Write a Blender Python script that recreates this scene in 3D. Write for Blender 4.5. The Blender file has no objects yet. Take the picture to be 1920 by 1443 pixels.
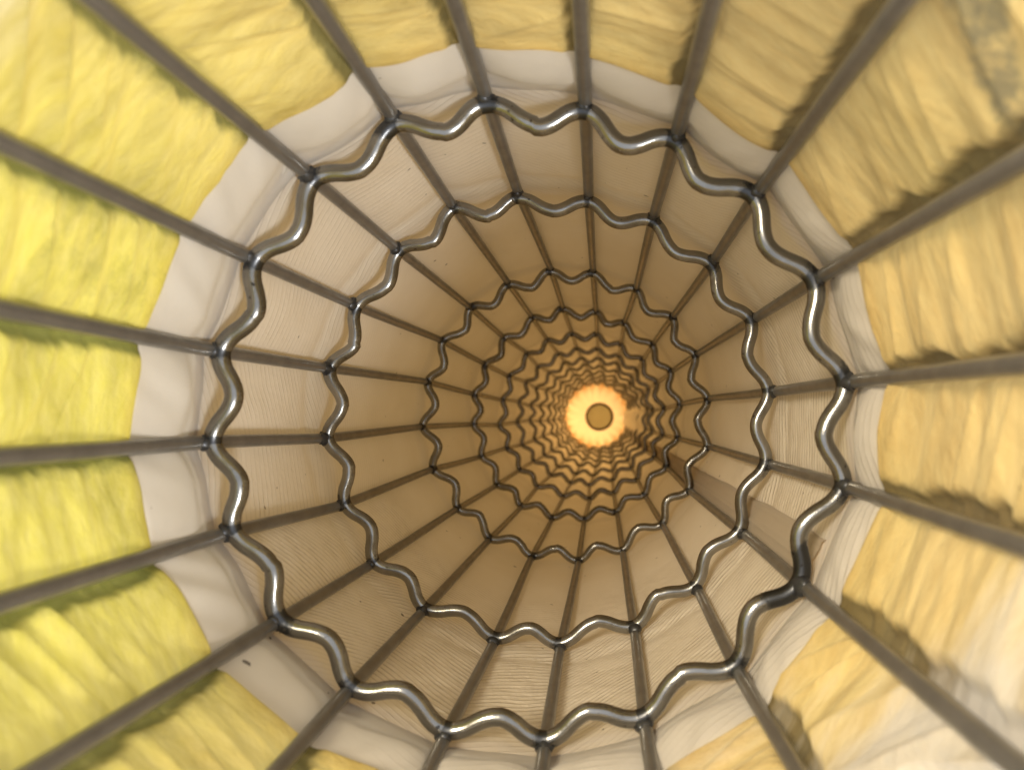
import bpy, math
import numpy as np
from mathutils import Vector

# ------------------------------------------------------------------ camera
S = 0.075            # cage radius in metres; everything below is in cage radii
F = 1400.0           # focal length in photo pixels (1920 wide)
PX, PY = 1124.0, 777.0
scn = bpy.context.scene
COL = scn.collection
cam_d = bpy.data.cameras.new("camera")
cam = bpy.data.objects.new("camera", cam_d)
COL.objects.link(cam)
cam.location = (0, 0, 0)
cam.rotation_euler = (math.radians(90), 0, 0)
cam_d.sensor_width = 36
cam_d.lens = F / 1920 * 36
cam_d.shift_x = -(PX - 960) / 1920
cam_d.shift_y = (PY - 721.5) / 1920
cam_d.clip_start = 0.002
cam_d.clip_end = 100
cam_d.dof.use_dof = True
cam_d.dof.focus_distance = 3.3 * S
cam_d.dof.aperture_fstop = 18
scn.camera = cam

# ------------------------------------------------------------------ light
world = bpy.data.worlds.new("World")
scn.world = world
world.use_nodes = True
wn = world.node_tree
bg = wn.nodes["Background"]
bg.inputs[0].default_value = (0.96, 0.97, 1.0, 1)
bg.inputs[1].default_value = 0.92


def area(name, loc, target, size, power, col, size_y=None):
    d = bpy.data.lights.new(name, 'AREA')
    d.shape = 'RECTANGLE'
    d.size = size
    d.size_y = size_y or size
    d.energy = power
    d.color = col
    o = bpy.data.objects.new(name, d)
    o.location = Vector(loc) * S
    o.rotation_euler = (Vector(target) * S - Vector(loc) * S).to_track_quat('-Z', 'Y').to_euler()
    COL.objects.link(o)
    return o


# soft window light entering the mouth from the lower right, behind the viewer
area("window_light", (4.8, -6.2, -3.9), (-0.8, 3.3, 0.7), 0.15, 4.3, (1.0, 0.97, 0.93))
# added fill lamp from the upper left, unseen behind the viewer
area("mouth_fill", (-3.6, -7.0, 3.4), (0.8, 2.9, -0.7), 0.18, 6.0, (1.0, 0.84, 0.60))
# added lamp outside the collar at the left, imitating daylight through the felt
area("collar_fill", (-7.0, 1.0, -0.5), (-1.0, 1.6, 0), 0.35, 1.9, (0.97, 1.0, 0.90))
# added unseen lamps outside the bag, warming its deep walls
area("underside_light", (2.5, 15.5, -8), (0.0, 15.5, 0), 0.5, 19, (1.0, 0.84, 0.60), 1.15)
area("upper_light", (-2.5, 15.5, 8), (0.0, 15.5, 0), 0.5, 8, (1.0, 0.84, 0.60), 1.15)
area("deep_light", (-6, 20.5, -4), (0.0, 20.0, 0), 0.3, 10.0, (1.0, 0.80, 0.56), 0.4)
area("deep_light", (6, 20.5, 4), (0.0, 20.0, 0), 0.3, 7.0, (1.0, 0.80, 0.56), 0.4)
# added unseen lamp behind the closed end, making the cloth glow
area("end_light", (-1.5, 27.0, -0.8), (0.0, 22, 0), 0.25, 2.5, (1.0, 0.80, 0.54))

scn.view_settings.view_transform = 'Standard'
scn.view_settings.look = 'None'
scn.view_settings.exposure = 0
scn.view_settings.gamma = 1
scn.view_settings.use_curve_mapping = False
scn.render.engine = 'CYCLES'
scn.cycles.max_bounces = 12
scn.cycles.diffuse_bounces = 8
scn.cycles.glossy_bounces = 4
scn.cycles.transmission_bounces = 8
scn.cycles.use_denoising = True
scn.cycles.caustics_reflective = False
scn.cycles.caustics_refractive = False

# ------------------------------------------------------------------ measured cage geometry
# joints of wire and ring for the four nearest rings, clockwise, starting top left of centre
J1 = [(912, 185), (1095, 200), (1268, 255), (1420, 360), (1535, 520), (1592, 716), (1585, 912), (1503, 1098), (1382, 1255), (1208, 1357),
      (1022, 1397), (832, 1378), (655, 1292), (518, 1165), (425, 997), (388, 830), (403, 657), (470, 485), (578, 330), (738, 222)]
J2 = [(970, 362), (1103, 370), (1225, 408), (1337, 488), (1415, 597), (1450, 733), (1444, 870), (1393, 1000), (1308, 1105), (1190, 1180),
      (1050, 1213), (925, 1203), (793, 1145), (695, 1057), (638, 947), (606, 822), (612, 690), (660, 570), (742, 466), (848, 386)]
J3 = [(1032, 505), (1112, 508), (1193, 540), (1262, 593), (1307, 663), (1329, 747), (1329, 837), (1292, 920), (1242, 984), (1167, 1034),
      (1085, 1052), (997, 1045), (917, 1012), (857, 954), (810, 880), (790, 800), (800, 715), (827, 638), (880, 575), (952, 530)]
J4 = [(1055, 577), (1117, 583), (1171, 604), (1225, 644), (1260, 695), (1278, 757), (1272, 822), (1251, 877), (1210, 930), (1157, 961),
      (1095, 976), (1035, 973), (977, 950), (930, 910), (900, 856), (885, 795), (886, 738), (907, 681), (944, 632), (997, 593)]
# where each wire leaves the frame
OUT = [(850, 0), (1085, 0), (1335, 0), (1702, 0), (1920, 300), (1920, 686), (1920, 1030), (1885, 1420), (1495, 1443), (1224, 1443),
       (1017, 1443), (803, 1443), (520, 1443), (70, 1443), (0, 1133), (0, 856), (0, 577), (0, 268), (180, 0), (587, 0)]
RR = [604, 424, 270, 198, 157, 130, 112, 97.5, 86, 77, 70, 64.5]
CC = [(990, 790), (1029, 787), (1060, 778), (1081.5, 776.5), (1091, 780), (1098, 780.5), (1104, 780), (1108, 779.5),
      (1111.5, 779), (1114, 779), (1116, 779), (1118, 779)]
NR = len(RR)
ZR = np.array([F / r for r in RR])
rng = np.random.RandomState(4)


def unproj(p, z):
    return np.array([(p[0] - PX) / F * z, (p[1] - PY) / F * z])


CEN = np.array([unproj(CC[i], ZR[i]) for i in range(NR)])       # x right, y down (radii)
JT = np.zeros((NR, 20, 2))
for i, J in enumerate((J1, J2, J3, J4)):
    for k in range(20):
        JT[i, k] = unproj(J[k], ZR[i])
a4 = np.array([math.atan2(*(JT[3, k] - CEN[3])[::-1]) for k in range(20)])
a4 = np.unwrap(a4)
ideal = a4[0] + np.arange(20) * 2 * math.pi / 20
ideal += (a4 - ideal).mean()
for i in range(4, NR):
    for k in range(20):
        a = 0.6 * a4[k] + 0.4 * ideal[k] + rng.normal() * 0.012
        rad = 1 + rng.normal() * 0.008
        JT[i, k] = CEN[i] + rad * np.array([math.cos(a), math.sin(a)])

Z_NEAR = 0.55
Z_END = F / 61.5
near = np.zeros((20, 2))
for k in range(20):
    par = JT[0, k]
    s_pix = np.linalg.norm(par) * F / Z_NEAR
    j = np.array(J1[k], float)
    d = np.array(OUT[k], float) - j
    d /= np.linalg.norm(d)
    vp = np.array([PX, PY])
    lo, hi = 0.0, 8000.0
    for _ in range(50):
        m = (lo + hi) / 2
        if np.linalg.norm(j + d * m - vp) < s_pix:
            lo = m
        else:
            hi = m
    near[k] = 0.75 * unproj(j + d * lo, Z_NEAR) + 0.25 * par

ZK = np.concatenate([[Z_NEAR], ZR, [Z_END]])
RODS = np.zeros((len(ZK), 20, 2))
RODS[0] = near
RODS[1:-1] = JT
RODS[-1] = JT[-1] + (JT[-1] - JT[-2]) * 0.2
c_near = CEN[0] + (near - JT[0]).mean(0)
CK = np.vstack([c_near[None], CEN, CEN[-1:] + (CEN[-1:] - CEN[-2:-1]) * 0.2])


def centre(z):
    return np.stack([np.interp(z, ZK, CK[:, 0]), np.interp(z, ZK, CK[:, 1])], -1)


ANG = np.zeros((len(ZK), 20))
RAD = np.zeros((len(ZK), 20))
for i in range(len(ZK)):
    d = RODS[i] - CK[i]
    a = np.unwrap(np.arctan2(d[:, 1], d[:, 0]))
    if i:
        a += 2 * math.pi * round((ANG[i - 1, 0] - a[0]) / (2 * math.pi))
    ANG[i] = a
    RAD[i] = np.linalg.norm(d, axis=1)


def shell(u, z):
    """angle and wire radius for wire coordinate u (0..20, clockwise) at depth z (arrays)"""
    k = np.floor(u).astype(int) % 20
    k2 = (k + 1) % 20
    f = u - np.floor(u)
    A = np.zeros_like(z); A2 = np.zeros_like(z); R1 = np.zeros_like(z); R2 = np.zeros_like(z)
    for q in range(20):
        m = k == q
        if m.any():
            A[m] = np.interp(z[m], ZK, ANG[:, q]); R1[m] = np.interp(z[m], ZK, RAD[:, q])
            q2 = (q + 1) % 20
            A2[m] = np.interp(z[m], ZK, ANG[:, q2]) + (2 * math.pi if q2 == 0 else 0)
            R2[m] = np.interp(z[m], ZK, RAD[:, q2])
    return A + (A2 - A) * f, R1 + (R2 - R1) * f


# ------------------------------------------------------------------ noise
_tab = np.random.RandomState(11).rand(256, 256)


def noise(x, y, wrapx=None):
    xi = np.floor(x).astype(int); yi = np.floor(y).astype(int)
    fx = x - xi; fy = y - yi
    fx = fx * fx * (3 - 2 * fx); fy = fy * fy * (3 - 2 * fy)
    if wrapx:
        x0 = xi % wrapx; x1 = (xi + 1) % wrapx
    else:
        x0 = xi % 256; x1 = (xi + 1) % 256
    y0 = yi % 256; y1 = (yi + 1) % 256
    a = _tab[x0, y0] * (1 - fx) + _tab[x1, y0] * fx
    b = _tab[x0, y1] * (1 - fx) + _tab[x1, y1] * fx
    return (a * (1 - fy) + b * fy) * 2 - 1


def sstep(a, b, x):
    t = np.clip((x - a) / (b - a), 0, 1)
    return t * t * (3 - 2 * t)


# ------------------------------------------------------------------ mesh helpers
def to_world(X, Y, Z):
    return np.stack([X * S, Z * S, -Y * S], -1)


def make_obj(name, verts, faces, mat, parent=None, uv=None, attrs=None, smooth=True, kind=None):
    me = bpy.data.meshes.new(name)
    verts = np.asarray(verts, dtype=np.float32)
    faces = np.asarray(faces, dtype=np.int32)
    n = faces.shape[1]
    me.vertices.add(len(verts)); me.vertices.foreach_set("co", verts.ravel())
    me.loops.add(faces.size); me.loops.foreach_set("vertex_index", faces.ravel())
    me.polygons.add(len(faces))
    me.polygons.foreach_set("loop_start", np.arange(0, faces.size, n, dtype=np.int32))
    me.update(calc_edges=True)
    me.polygons.foreach_set("use_smooth", np.full(len(faces), smooth))
    if uv is not None:
        l = me.uv_layers.new(name="UVMap")
        l.data.foreach_set("uv", np.asarray(uv, dtype=np.float32).ravel())
    for k, v in (attrs or {}).items():
        a = me.attributes.new(k, 'FLOAT', 'POINT')
        a.data.foreach_set("value", np.asarray(v, dtype=np.float32))
    me.materials.append(mat)
    me.validate()
    o = bpy.data.objects.new(name, me)
    COL.objects.link(o)
    if parent is not None:
        o.parent = parent
        o.matrix_parent_inverse = parent.matrix_world.inverted()
    if kind:
        o["kind"] = kind
    return o


def grid_faces(nu, nv, wrap):
    """vertex index = v*nu + u"""
    uu = np.arange(nu if wrap else nu - 1)
    vv = np.arange(nv - 1)
    U, V = np.meshgrid(uu, vv)
    U = U.ravel(); V = V.ravel()
    U1 = (U + 1) % nu
    return np.stack([V * nu + U, V * nu + U1, (V + 1) * nu + U1, (V + 1) * nu + U], -1), U, V


def sheet(name, u, v, P, mat, parent, wrap=True, attrs=None):
    """P: (nv, nu, 3) world points"""
    nu, nv = len(u), len(v)
    f, U, V = grid_faces(nu, nv, wrap)
    du = u[1] - u[0]
    uv = np.stack([np.stack([u[U], v[V]], -1), np.stack([u[U] + du, v[V]], -1),
                   np.stack([u[U] + du, v[V + 1]], -1), np.stack([u[U], v[V + 1]], -1)], 1)
    at = {k: a.ravel() for k, a in (attrs or {}).items()}
    return make_obj(name, P.reshape(-1, 3), f, mat, parent, uv.reshape(-1, 2), at)


def tube(path, rad, seg=12, closed=False):
    """path (n,3) in cage coords (X, Y, Z=depth); returns verts, faces"""
    path = np.asarray(path, float)
    n = len(path)
    if closed:
        T = np.roll(path, -1, 0) - np.roll(path, 1, 0)
    else:
        T = np.gradient(path, axis=0)
    T /= np.linalg.norm(T, axis=1)[:, None]
    ref = np.array([0, 0, 1.0])
    if abs(T[0] @ ref) > 0.8:
        ref = np.array([1.0, 0.3, 0])
        ref /= np.linalg.norm(ref)
    N = np.cross(T, ref); N /= np.linalg.norm(N, axis=1)[:, None]
    B = np.cross(T, N)
    rad = np.broadcast_to(rad, (n,))
    a = np.arange(seg) * 2 * math.pi / seg
    V = path[:, None] + rad[:, None, None] * (np.cos(a)[None, :, None] * N[:, None] + np.sin(a)[None, :, None] * B[:, None])
    V = V.reshape(-1, 3)
    f = []
    m = n if closed else n - 1
    ii, jj = np.meshgrid(np.arange(m), np.arange(seg), indexing='ij')
    ii = ii.ravel(); jj = jj.ravel()
    i2 = (ii + 1) % n; j2 = (jj + 1) % seg
    f = np.stack([ii * seg + jj, i2 * seg + jj, i2 * seg + j2, ii * seg + j2], -1)
    return V, f


# ------------------------------------------------------------------ materials
def new_mat(name):
    m = bpy.data.materials.new(name)
    m.use_nodes = True
    nt = m.node_tree
    for n in list(nt.nodes):
        if n.type != 'OUTPUT_MATERIAL':
            nt.nodes.remove(n)
    out = [n for n in nt.nodes if n.type == 'OUTPUT_MATERIAL'][0]
    return m, nt, out


def N(nt, typ, **kw):
    n = nt.nodes.new(typ)
    for k, v in kw.items():
        if k.startswith('i_'):
            n.inputs[k[2:].replace('_', ' ')].default_value = v
        else:
            setattr(n, k, v)
    return n


def math_n(nt, op, a, b=None, c=None, clamp=False):
    n = nt.nodes.new('ShaderNodeMath'); n.operation = op; n.use_clamp = clamp
    for i, x in enumerate((a, b, c)):
        if x is None:
            continue
        if isinstance(x, (int, float)):
            n.inputs[i].default_value = x
        else:
            nt.links.new(x, n.inputs[i])
    return n.outputs[0]


def ramp(nt, fac, stops):
    n = nt.nodes.new('ShaderNodeValToRGB')
    e = n.color_ramp.elements
    while len(e) < len(stops):
        e.new(0.5)
    for i, (p, c) in enumerate(stops):
        e[i].position = p
        e[i].color = (c, c, c, 1) if isinstance(c, (int, float)) else (*c, 1)
    nt.links.new(fac, n.inputs[0])
    return n.outputs[0]


def mixc(nt, fac, a, b, mode='MIX'):
    n = nt.nodes.new('ShaderNodeMix'); n.data_type = 'RGBA'; n.blend_type = mode
    for idx, x in ((0, fac), (6, a), (7, b)):
        if isinstance(x, (int, float)):
            n.inputs[idx].default_value = x
        elif isinstance(x, tuple):
            n.inputs[idx].default_value = (*x, 1)
        else:
            nt.links.new(x, n.inputs[idx])
    return n.outputs[2]


def attr(nt, name):
    n = nt.nodes.new('ShaderNodeAttribute'); n.attribute_name = name
    return n.outputs['Fac']


def uvxy(nt):
    u = nt.nodes.new('ShaderNodeUVMap'); u.uv_map = "UVMap"
    s = nt.nodes.new('ShaderNodeSeparateXYZ'); nt.links.new(u.outputs[0], s.inputs[0])
    return s.outputs[0], s.outputs[1]


def comb(nt, x, y, z=0.0):
    n = nt.nodes.new('ShaderNodeCombineXYZ')
    for i, v in enumerate((x, y, z)):
        if isinstance(v, (int, float)):
            n.inputs[i].default_value = v
        else:
            nt.links.new(v, n.inputs[i])
    return n.outputs[0]


def tex_noise(nt, vec, scale, detail=4, rough=0.55, dist=0.0):
    n = nt.nodes.new('ShaderNodeTexNoise')
    n.inputs['Scale'].default_value = scale
    n.inputs['Detail'].default_value = detail
    n.inputs['Roughness'].default_value = rough
    n.inputs['Distortion'].default_value = dist
    if vec is not None:
        nt.links.new(vec, n.inputs['Vector'])
    return n.outputs[0]


def cloth(name, trans, base, twill=True, spec=0.15, tcol=None):
    m, nt, out = new_mat(name)
    L = nt.links.new
    x, y = uvxy(nt)
    geo = nt.nodes.new('ShaderNodeTexCoord')
    obj = geo.outputs['Object']
    n1 = tex_noise(nt, obj, 28, 5)
    n2 = tex_noise(nt, obj, 260, 3)
    c = mixc(nt, math_n(nt, 'MULTIPLY', ramp(nt, n1, [(0.3, 0.0), (0.75, 1.0)]), 0.5), base, tuple(b * k for b, k in zip(base, (0.86, 0.82, 0.74))))
    # small dark specks of dust
    sp = tex_noise(nt, obj, 300, 1, 0.3)
    spk = ramp(nt, sp, [(0.80, 0.0), (0.82, 1.0)])
    c = mixc(nt, math_n(nt, 'MULTIPLY', spk, 0.8), c, (0.05, 0.035, 0.025))
    h = math_n(nt, 'MULTIPLY', n2, 0.25)
    if twill:
        mask = attr(nt, 'twill')
        wob = tex_noise(nt, comb(nt, math_n(nt, 'MULTIPLY', x, 1.4), math_n(nt, 'MULTIPLY', y, 1.8)), 1.0, 3)
        slant = attr(nt, 'slant')
        ph = math_n(nt, 'ADD', math_n(nt, 'MULTIPLY', y, 185.0), math_n(nt, 'MULTIPLY', wob, 4.5))
        ph = math_n(nt, 'ADD', ph, slant)
        s = math_n(nt, 'SINE', ph)
        line = ramp(nt, math_n(nt, 'MULTIPLY_ADD', s, 0.5, 0.5), [(0.0, 0.0), (0.16, 0.9), (1.0, 1.0)])
        brk = ramp(nt, tex_noise(nt, comb(nt, math_n(nt, 'MULTIPLY', x, 3.0), math_n(nt, 'MULTIPLY', y, 9.0)), 1.0, 3), [(0.42, 0.4), (0.6, 1.0)])
        mk = math_n(nt, 'MULTIPLY', mask, brk)
        h = math_n(nt, 'ADD', h, math_n(nt, 'MULTIPLY', math_n(nt, 'MULTIPLY', line, mk), 1.6))
        inv = math_n(nt, 'SUBTRACT', 1.0, line)
        c = mixc(nt, math_n(nt, 'MULTIPLY', math_n(nt, 'MULTIPLY', inv, mk), 0.55), c, (0.20, 0.14, 0.08))
    bump = nt.nodes.new('ShaderNodeBump')
    bump.inputs['Strength'].default_value = 0.55
    bump.inputs['Distance'].default_value = 0.0006
    L(h, bump.inputs['Height'])
    p = nt.nodes.new('ShaderNodeBsdfPrincipled')
    L(c, p.inputs['Base Color'])
    p.inputs['Roughness'].default_value = 0.5
    p.inputs['Specular IOR Level'].default_value = spec
    p.inputs['Sheen Weight'].default_value = 0.1
    L(bump.outputs[0], p.inputs['Normal'])
    t = nt.nodes.new('ShaderNodeBsdfTranslucent')
    tc = mixc(nt, 1.0, c, tcol or (1.0, 0.80, 0.52), 'MULTIPLY')
    L(tc, t.inputs[0]); L(bump.outputs[0], t.inputs[1])
    mx = nt.nodes.new('ShaderNodeMixShader')
    mx.inputs[0].default_value = trans
    L(p.outputs[0], mx.inputs[1]); L(t.outputs[0], mx.inputs[2])
    L(mx.outputs[0], out.inputs[0])
    return m


def cuff_material():
    m, nt, out = new_mat("yellow_felt")
    L = nt.links.new
    x, y = uvxy(nt)
    obj = nt.nodes.new('ShaderNodeTexCoord').outputs['Object']
    vv = comb(nt, math_n(nt, 'MULTIPLY', x, 0.8), math_n(nt, 'MULTIPLY', y, 11.0))
    streak = tex_noise(nt, vv, 1.0, 5, 0.6, 0.4)
    fine = tex_noise(nt, comb(nt, math_n(nt, 'MULTIPLY', x, 5.0), math_n(nt, 'MULTIPLY', y, 40.0)), 1.0, 4, 0.65)
    lem = attr(nt, 'lemon')
    base = mixc(nt, lem, (0.82, 0.605, 0.25), (0.78, 0.68, 0.14))
    dark = mixc(nt, lem, (0.50, 0.35, 0.14), (0.48, 0.41, 0.08))
    c = mixc(nt, ramp(nt, streak, [(0.3, 0.0), (0.62, 1.0)]), dark, base)
    c = mixc(nt, math_n(nt, 'MULTIPLY', ramp(nt, fine, [(0.35, 0.0), (0.7, 1.0)]), 0.25), c, (0.86, 0.74, 0.36))
    # darker tone beside the wires and in blotches; a stained band near the rim
    st = attr(nt, 'dark_tone')
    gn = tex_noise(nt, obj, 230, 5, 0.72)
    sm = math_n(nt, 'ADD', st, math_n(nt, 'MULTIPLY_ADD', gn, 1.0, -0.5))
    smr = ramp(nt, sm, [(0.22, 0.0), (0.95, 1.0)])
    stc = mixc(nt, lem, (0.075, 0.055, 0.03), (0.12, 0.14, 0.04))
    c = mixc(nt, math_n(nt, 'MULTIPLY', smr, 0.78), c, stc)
    gr = attr(nt, 'grime')
    g2 = tex_noise(nt, obj, 190, 5, 0.75)
    gm = ramp(nt, math_n(nt, 'ADD', gr, math_n(nt, 'MULTIPLY_ADD', g2, 1.6, -0.8)), [(0.38, 0.0), (0.72, 1.0)])
    c = mixc(nt, math_n(nt, 'MULTIPLY', gm, 0.75), c, (0.20, 0.19, 0.13))
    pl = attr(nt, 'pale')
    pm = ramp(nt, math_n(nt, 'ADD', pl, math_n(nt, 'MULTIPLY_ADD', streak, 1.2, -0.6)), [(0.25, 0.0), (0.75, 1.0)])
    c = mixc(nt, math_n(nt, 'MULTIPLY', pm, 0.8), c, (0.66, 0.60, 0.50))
    h = math_n(nt, 'ADD', math_n(nt, 'MULTIPLY', fine, 1.0), math_n(nt, 'MULTIPLY', tex_noise(nt, obj, 900, 3), 0.35))
    bump = nt.nodes.new('ShaderNodeBump')
    bump.inputs['Strength'].default_value = 0.7
    bump.inputs['Distance'].default_value = 0.0009
    L(h, bump.inputs['Height'])
    p = nt.nodes.new('ShaderNodeBsdfPrincipled')
    L(c, p.inputs['Base Color'])
    p.inputs['Roughness'].default_value = 0.9
    p.inputs['Specular IOR Level'].default_value = 0.05
    p.inputs['Sheen Weight'].default_value = 0.03
    L(bump.outputs[0], p.inputs['Normal'])
    t = nt.nodes.new('ShaderNodeBsdfTranslucent')
    L(c, t.inputs[0])
    mx = nt.nodes.new('ShaderNodeMixShader'); mx.inputs[0].default_value = 0.35
    L(p.outputs[0], mx.inputs[1]); L(t.outputs[0], mx.inputs[2])
    L(mx.outputs[0], out.inputs[0])
    return m


def metal(name, base, rough, burn=False, metallic=1.0, var=0.72):
    m, nt, out = new_mat(name)
    L = nt.links.new
    obj = nt.nodes.new('ShaderNodeTexCoord').outputs['Object']
    n1 = tex_noise(nt, obj, 160, 5, 0.6)
    c = mixc(nt, ramp(nt, n1, [(0.35, 0.0), (0.7, 1.0)]), base, tuple(b * var for b in base))
    r = math_n(nt, 'MULTIPLY_ADD', n1, 0.22, rough - 0.11)
    if burn:
        b = attr(nt, 'burn')
        nb = tex_noise(nt, obj, 330, 4, 0.65)
        bm = ramp(nt, math_n(nt, 'ADD', b, math_n(nt, 'MULTIPLY_ADD', nb, 0.8, -0.4)), [(0.48, 0.0), (0.66, 1.0)])
        c = mixc(nt, math_n(nt, 'MULTIPLY', bm, 0.82), c, (0.035, 0.04, 0.05))
        # short mill scratches and dark nicks
        nk = ramp(nt, tex_noise(nt, obj, 520, 2), [(0.70, 0.0), (0.73, 1.0)])
        c = mixc(nt, math_n(nt, 'MULTIPLY', nk, 0.8), c, (0.03, 0.025, 0.02))
        r = math_n(nt, 'ADD', r, math_n(nt, 'MULTIPLY', bm, 0.12))
    bump = nt.nodes.new('ShaderNodeBump')
    bump.inputs['Strength'].default_value = 0.25
    bump.inputs['Distance'].default_value = 0.0003
    L(tex_noise(nt, obj, 240, 4), bump.inputs['Height'])
    p = nt.nodes.new('ShaderNodeBsdfPrincipled')
    L(c, p.inputs['Base Color']); L(r, p.inputs['Roughness'])
    p.inputs['Metallic'].default_value = metallic
    L(bump.outputs[0], p.inputs['Normal'])
    L(p.outputs[0], out.inputs[0])
    return m


M_ring = metal("polished_steel", (0.34, 0.335, 0.32), 0.22, burn=True)
M_rod = metal("dull_wire", (0.30, 0.29, 0.275), 0.34, metallic=0.65, var=0.8)
M_weld = metal("burnt_weld", (0.085, 0.088, 0.095), 0.38, metallic=0.7)
M_cloth = cloth("filter_cloth", 0.12, (0.77, 0.735, 0.665), spec=0.3, tcol=(1.0, 0.65, 0.27))
M_hem = cloth("hem_cloth", 0.14, (0.70, 0.665, 0.61), tcol=(1.0, 0.85, 0.65))
M_seam = cloth("seam_cloth", 0.10, (0.56, 0.48, 0.37), twill=False, spec=0.3)
M_end = cloth("end_cloth", 0.55, (0.88, 0.70, 0.42), twill=False)
M_patch = cloth("patch_cloth", 0.27, (0.66, 0.66, 0.56), twill=False, tcol=(0.95, 1.0, 0.85))
M_rim = cloth("patch_rim_cloth", 0.0, (0.10, 0.055, 0.02), twill=False)
M_cuff = cuff_material()


def empty(name, loc):
    o = bpy.data.objects.new(name, None)
    COL.objects.link(o)
    o.location = loc
    o.empty_display_size = 0.02
    bpy.context.view_layer.update()
    return o


# ------------------------------------------------------------------ filter bag
bag = empty("filter_bag", (float(CK[0][0] * S), 1.0 * S, float(-CK[0][1] * S)))
bag["label"] = "long cream cloth filter bag with a yellow felt collar, stretched round the wire cage"
bag["category"] = "filter bag"

NU = 20 * 22
u = np.arange(NU) * 20.0 / NU


def wall_r(U, V, A, R):
    s = U - np.floor(U)
    mid = np.sin(math.pi * s) ** 0.8
    r = R + 0.040 - 0.026 * mid * (0.8 + 0.5 * noise(np.floor(U) * 3.1, V * 0.5))
    r += (0.010 * noise(U * 0.9 + 7, V * 1.9) + 0.005 * noise(U * 3.0, V * 4.0)) * mid
    for zz in ZR:                      # creases where the rings press
        r += 0.010 * np.exp(-((V - zz + 0.09) / 0.05) ** 2)
        r -= 0.008 * np.exp(-((V - zz - 0.10) / 0.10) ** 2)
    # the wall has sagged inwards deep down on the right
    da = (A - 0.10 + math.pi) % (2 * math.pi) - math.pi
    sag = np.exp(-(da / 0.36) ** 2) * sstep(13.2, 15.0, V)
    r -= sag * (0.17 + 0.03 * noise(U * 1.3, V * 0.9))
    # the cloth gathers towards the closed end
    r -= 0.05 * sstep(Z_END - 0.9, Z_END, V) * (1 + 0.6 * np.cos(2 * math.pi * U))
    return r


v = np.concatenate([np.arange(2.26, 4.6, 0.018), np.arange(4.6, 10, 0.05), np.arange(10, Z_END, 0.10), [Z_END + 0.25]])
U, V = np.meshgrid(u, v)
A, R = shell(U, V)
s = U - np.floor(U)
r = wall_r(U, V, A, R)
ang_n = (A + math.pi) % (2 * math.pi) - math.pi          # 0 right, +90 down
tw = sstep(-0.75, -0.2, ang_n) * (1 - sstep(2.6, 2.95, ang_n)) * sstep(2.35, 2.6, V) * (1 - sstep(3.2, 4.6, V + 0.9 * noise(U * 0.8, V * 2)))
tw = np.clip(tw * 0.85 + 0.24 * (1 - sstep(3.6, 5.0, V)), 0, 1)
slant = 70.0 * (noise(np.floor(U) * 1.7, V * 0)) * s + 20 * noise(np.floor(U) * 1.7, V * 0 + 9)
C = centre(V)
P = to_world(C[..., 0] + r * np.cos(A), C[..., 1] + r * np.sin(A), V)
sheet("cloth_wall", u, v, P, M_cloth, bag, attrs={"twill": tw, "slant": slant})

# white rolled hem between the collar and the first ring
v2 = np.linspace(0, 1, 80)          # fraction of the hem's depth
U, V = np.meshgrid(u, v2)
A0, _ = shell(U, np.full_like(U, 1.4))


def collar_edge(U, a):
    a = (a + math.pi) % (2 * math.pi) - math.pi
    return 2.005 - 0.05 * np.exp(-((np.abs(a) - math.pi) / 1.1) ** 2) + 0.012 * noise(U * 0.7 + 3, U * 0)


e0 = collar_edge(U, A0) - 0.03
V = e0 + (2.33 - e0) * V
A, R = shell(U, V)
s = U - np.floor(U)
t = (V - e0) / (2.33 - e0)
r = wall_r(U, V, A, R) - 0.003 * (1 - sstep(0.9, 1, t)) - (0.034 + 0.008 * noise(U * 0.8, V * 2)) * (1 - sstep(0.55, 1.0, t)) * 1.2 * (0.15 + 0.85 * np.sin(math.pi * s) ** 0.5) * np.clip(np.sin(np.clip((t - 0.03) / 0.97, 0, 1) * math.pi), 0, 1) ** 0.6
r += (0.010 * noise(U * 1.7 + 3, V * 5) + 0.006 * noise(U * 5 + V * 9, V * 3)) * (1 - sstep(0.8, 0.97, t))
r += 0.030 * sstep(0.985, 1.0, t) + 0.03 * sstep(0.10, 0.0, t) 
C = centre(V)
P = to_world(C[..., 0] + r * np.cos(A), C[..., 1] + r * np.sin(A), V)
an_h = (A + math.pi) % (2 * math.pi) - math.pi
tw = 0.45 * sstep(-1.2, -0.7, an_h) * (1 - sstep(1.2, 2.2, an_h)) * (0.5 + 0.5 * noise(U, V * 3))
sheet("hem", u, 1.97 + 0.36 * v2, P, M_hem, bag, attrs={"twill": tw, "slant": 30 * noise(np.floor(U) * 2.7, V * 0) * s})

# yellow felt collar
NU2 = 20 * 40
u2 = np.arange(NU2) * 20.0 / NU2
v3 = np.linspace(0.0, 1.0, 190)
U, T = np.meshgrid(u2, v3)
A0, _ = shell(U, np.full_like(U, 1.4))
an = (A0 + math.pi) % (2 * math.pi) - math.pi


def gap(a, c, w):
    d = (a - c + math.pi) % (2 * math.pi) - math.pi
    return np.exp(-(d / w) ** 2)


rim = 0.95 + 0.43 * gap(an, 0.715, 0.20) + 0.12 * gap(an, -0.75, 0.2) + 0.03 * noise(U * 1.5, U * 0, None)
edge = collar_edge(U, A0)
V = rim + (edge - rim) * T
A, R = shell(U, V)
s = U - np.floor(U)
pn = np.floor(U)
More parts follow.
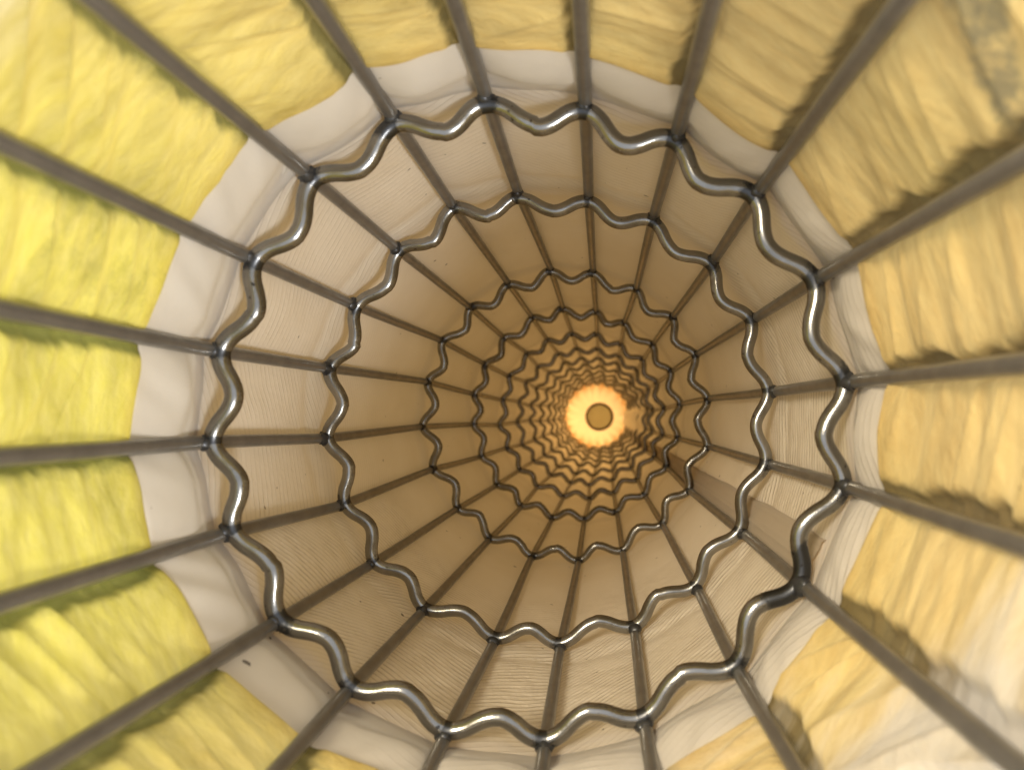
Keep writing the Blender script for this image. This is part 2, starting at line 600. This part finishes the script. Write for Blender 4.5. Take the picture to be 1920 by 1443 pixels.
# the groove on the clockwise side of each panel, with a ragged lip
wgap = 0.135 + 0.06 * noise(pn * 2.3, pn * 0 + 5) + 0.05 * noise(V * 16 + pn * 7, pn * 1.7) + 0.025 * noise(V * 45, pn * 3.1)
wgap = wgap * (0.55 + 0.45 * sstep(2.12, 1.9, V))
g = sstep(1 - wgap - 0.05, 1 - wgap + 0.05, s)
lip0 = 0.05 + 0.03 * noise(V * 19 + 3, pn * 2.9)
g0 = 1 - sstep(lip0 - 0.02, lip0 + 0.03, s)
pil = np.clip(np.sin(math.pi * np.clip(s, 0, 1)), 0, 1) ** 0.35
ease = sstep(2.0, 1.86, V)
wall_edge = wall_r(U, np.full_like(V, 2.2), A, R)
r = (R + 0.048 - (0.034 + 0.010 * noise(pn * 1.9, V * 2)) * pil) * ease + (wall_edge - 0.046) * (1 - ease)
r += (0.036 * g * (1 - 0.45 * gap(an, math.pi, 1.0)) + 0.020 * g0) * (0.25 + 0.75 * ease)
# folds running round the collar, slightly oblique, different in every panel
ob = (noise(pn * 5.3, pn * 0 + 9) * 0.22) * s
big = noise(U * 0.35 + pn * 3.7, (V + ob) * 6.5)
rid = 1 - np.abs(noise(U * 0.30 + pn * 1.3, (V + ob) * 11.0))
fine = noise(U * 3.0, (V + ob) * 30)
r += pil * (0.35 + 0.65 * ease) * (-0.012 * big - 0.028 * (rid ** 2 - 0.5) - 0.006 * fine)
r += 0.05 * sstep(0.993, 1.0, T) + 0.05 * sstep(0.03, 0.0, T)
lemon = gap(an, math.pi, 1.05) * 1.1  # greener yellow towards the left paints in daylight passing through the felt
lemon = np.clip(lemon + 0.12 * noise(U * 0.8, V * 2), 0, 1)
dark_tone = np.clip(0.85 * g + 0.35 * g0 + 0.75 * sstep(0.34, 0.03, 1 - s) * (0.7 + 0.6 * noise(V * 6, pn)) + 0.30 * lemon * sstep(0.1, 0.7, noise(U * 1.1, V * 5.0 + 30)), 0, 1)
grime = 0.70 * np.exp(-((V - 1.13 - 0.35 * (an + 0.75) - 0.03 * noise(U * 3, V * 9)) / 0.075) ** 2) * sstep(-1.0, -0.85, an) * sstep(-0.35, -0.5, an) + 0.8 * gap(an, -2.50, 0.12) * (1 - sstep(1.16, 1.30, V))
pale = 0.9 * gap(an, 0.70, 0.30) * sstep(1.75, 1.35, V) + 0.35 * gap(an, 0.1, 0.5) * sstep(1.6, 1.2, V) + 0.5 * gap(an, -2.45, 0.15) * sstep(1.4, 1.2, V) + 0.35 * gap(an, 1.05, 0.45)  # paler felt; the lower-right part paints in the blown-out light
grime += 0.45 * gap(an, 0.62, 0.16) * sstep(1.62, 1.35, V)
C = centre(V)
P = to_world(C[..., 0] + r * np.cos(A), C[..., 1] + r * np.sin(A), V)
nu, nv = len(u2), len(v3)
f, FU, FV = grid_faces(nu, nv, True)
uvv = []
for a_, b_ in ((0, 0), (1, 0), (1, 1), (0, 1)):
    uu_ = u2[FU] + a_ * (u2[1] - u2[0])
    uvv.append(np.stack([uu_, V[FV + b_, (FU + a_) % nu]], -1))
uvv = np.stack(uvv, 1)
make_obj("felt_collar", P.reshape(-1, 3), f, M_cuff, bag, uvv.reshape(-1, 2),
         {"lemon": lemon.ravel(), "dark_tone": dark_tone.ravel(), "grime": grime.ravel(), "pale": pale.ravel()})

# lengthwise seam beside the lower right wire
us = np.linspace(6.50, 6.97, 16)
vs = np.concatenate([np.arange(2.36, 8, 0.06), np.arange(8, Z_END - 0.3, 0.2)])
U, V = np.meshgrid(us, vs)
A, R = shell(U, V)
s = (us - us[0]) / (us[-1] - us[0])
prof = np.sin(math.pi * np.clip(s, 0, 1)) ** 0.35
r = R + 0.034 - 0.034 * prof[None] - 0.010 * np.exp(-((s - 0.12) / 0.08) ** 2)[None] - 0.012 * np.exp(-((s - 0.62) / 0.06) ** 2)[None]
r += 0.004 * noise(U * 2, V * 2)
C = centre(V)
P = to_world(C[..., 0] + r * np.cos(A), C[..., 1] + r * np.sin(A), V)
sheet("seam", us, vs, P, M_seam, bag, wrap=False)

# closed end
nr = 26
ur = np.arange(240) * 20.0 / 240
rr = np.linspace(0.0, 1.0, nr)
U, Q = np.meshgrid(ur, rr)
A, R = shell(U, np.full_like(U, Z_END))
rad = Q * (R + 0.02)
Zc = Z_END + 0.25 - 0.34 * Q ** 7 * (1 + 0.9 * noise(U * 0.9 + 4, Q * 0) + 0.45 * np.cos(2 * math.pi * U)) + 0.03 * noise(U * 1.0, Q * 3) * Q
Cn = CK[-1]
P = to_world(Cn[0] + rad * np.cos(A), Cn[1] + rad * np.sin(A), Zc)
endc = sheet("closed_end", ur, rr, P, M_end, bag)

hc = unproj((1124, 781), Z_END - 0.05)
a = np.arange(64) * 2 * math.pi / 64
pr = np.array([0.0, 0.2, 0.38])
V_ = np.array([[hc[0] + q * math.cos(t), hc[1] + q * math.sin(t), Z_END - 0.10 - 0.03 * (1 - (q / 0.38) ** 2)] for q in pr for t in a])
f, _, _ = grid_faces(64, 3, True)
make_obj("round_patch", to_world(V_[:, 0], V_[:, 1], V_[:, 2]), f, M_patch, endc,
         uv=np.zeros((f.size, 2)))
path = np.stack([hc[0] + 0.395 * np.cos(a), hc[1] + 0.395 * np.sin(a), np.full(64, Z_END - 0.12)], -1)
tv, tf = tube(path, 0.036, 10, True)
make_obj("patch_rim", to_world(tv[:, 0], tv[:, 1], tv[:, 2]), tf, M_rim, endc, uv=np.zeros((tf.size, 2)))

# ------------------------------------------------------------------ wire cage
cage = empty("wire_cage", (float(CK[0][0] * S), float(ZR[0] * S), float(-CK[0][1] * S)))
cage["label"] = "long steel wire cage of twenty straight wires welded to wavy rings inside the cloth bag"
cage["category"] = "filter cage"

for k in range(20):
    zz = np.arange(Z_NEAR, Z_END, 0.05)
    X = np.interp(zz, ZK, RODS[:, k, 0]); Y = np.interp(zz, ZK, RODS[:, k, 1])
    kern = np.hanning(9); kern /= kern.sum()
    X = np.convolve(np.pad(X, 4, mode='reflect', reflect_type='odd'), kern, 'valid')
    Y = np.convolve(np.pad(Y, 4, mode='reflect', reflect_type='odd'), kern, 'valid')
    Cx = centre(zz)
    d = np.stack([X, Y], -1) - Cx
    d /= np.linalg.norm(d, axis=1)[:, None]
    X = X + d[:, 0] * 0.008 + 0.003 * noise(zz * 0.8, zz * 0 + k); Y = Y + d[:, 1] * 0.008 + 0.003 * noise(zz * 0.8 + 50, zz * 0 + k)
    tv, tf = tube(np.stack([X, Y, zz], -1), 0.0225, 12)
    make_obj("straight_wire", to_world(tv[:, 0], tv[:, 1], tv[:, 2]), tf, M_rod, cage)


def blob(pos, rad, stretch, seed):
    """small lumpy weld bead; stretch = (along angle, radial, depth)"""
    rs = np.random.RandomState(seed)
    nlat, nlon = 9, 14
    th = np.linspace(0, math.pi, nlat)
    ph = np.arange(nlon) * 2 * math.pi / nlon
    PH, TH = np.meshgrid(ph, th)
    rr_ = rad * (1 + 0.22 * noise(np.sin(TH) * np.cos(PH) * 2 + seed, np.cos(TH) * 2 + np.sin(PH) * np.sin(TH) * 2 + 40))
    x = rr_ * np.sin(TH) * np.cos(PH) * stretch[0]
    y = rr_ * np.sin(TH) * np.sin(PH) * stretch[1]
    z = rr_ * np.cos(TH) * stretch[2]
    a = math.atan2(pos[1], pos[0]) if False else pos[3]
    t = np.array([-math.sin(a), math.cos(a)]); n = np.array([math.cos(a), math.sin(a)])
    X = pos[0] + x * t[0] + y * n[0]
    Y = pos[1] + x * t[1] + y * n[1]
    Z = pos[2] + z
    f, _, _ = grid_faces(nlon, nlat, True)
    return to_world(X, Y, Z).reshape(-1, 3), f


rest_v, rest_f, off = [], [], 0
n_weld = 0
for i in range(NR):
    m = 24 if i < 4 else 14
    n = 20 * m
    uu = np.arange(n) / m
    zf = np.full(n, ZR[i])
    A, R = shell(uu, zf)
    amp = (0.034 if i < 2 else 0.038) * (1 + 0.16 * noise(np.floor(uu + 0.5) * 3.3 + i * 11, uu * 0 + i))
    s = uu - np.floor(uu)
    w = np.cos(2 * math.pi * uu)
    w = np.sign(w) * np.abs(w) ** 0.92
    r = R - 0.020 - 0.034 + 0.002 + (amp * w)
    r += 0.004 * noise(uu * 0.5 + i * 5, uu * 0 + 3)
    A = A + 0.008 * noise(uu * 0.9 + i * 13, uu * 0 + 8)
    Z = zf + 0.006 * noise(uu * 1.3 + i * 17, uu * 0 + 2)
    X = CEN[i][0] + r * np.cos(A); Y = CEN[i][1] + r * np.sin(A)
    trad = 0.0275 if i == 0 else 0.028 if i < 3 else 0.033
    tv, tf = tube(np.stack([X, Y, Z], -1), trad * (1 + 0.04 * noise(uu * 2, uu * 0 + i)), 14 if i < 4 else 10, True)
    dist = np.abs(uu - np.round(uu))
    kk = np.round(uu).astype(int) % 20
    bw = 0.06 + 0.06 * rng.rand(20)[kk] ** 2
    side = (uu - np.round(uu)) * (rng.rand(20)[kk] - 0.5) * 1.2
    burn = np.clip(0.90 - (dist - side) / bw * 0.40, 0, 1) * (1.0 if i == 0 else 0.86)
    if i == 0:
        dd = np.abs(uu - 7.0)
        burn = np.maximum(burn, np.clip(1.5 - dd / 0.36, 0, 1))
    seg = 14 if i < 4 else 10
    # burn only on the side facing the wire (outer) away from the main joint
    outer = np.tile(np.arange(seg) * 2 * math.pi / seg, n).reshape(n, seg)
    burnv = np.repeat(burn[:, None], seg, 1)
    ring = make_obj("wavy_ring", to_world(tv[:, 0], tv[:, 1], tv[:, 2]), tf, M_ring, cage, attrs={"burn": burnv.ravel()})
    for k in range(20):
        c = CEN[i]
        d = JT[i, k] - c
        a = math.atan2(d[1], d[0]); rk = np.linalg.norm(d)
        q = rk - 0.006
        sc = 1.0 + 0.25 * (rng.rand() - 0.4)
        if i == 0 and k == 7:
            sc = 1.25
        pos = (c[0] + q * math.cos(a), c[1] + q * math.sin(a), ZR[i] - 0.006, a)
        bv, bf = blob(pos, 0.0225 * sc, (1.25, 1.1, 1.6), i * 31 + k)
        if n_weld < 100:
            make_obj("weld", bv, bf, M_weld, ring)
            n_weld += 1
        else:
            rest_v.append(bv); rest_f.append(bf + off); off += len(bv)
o = make_obj("weld", np.vstack(rest_v), np.vstack(rest_f), M_weld, cage, kind="stuff")
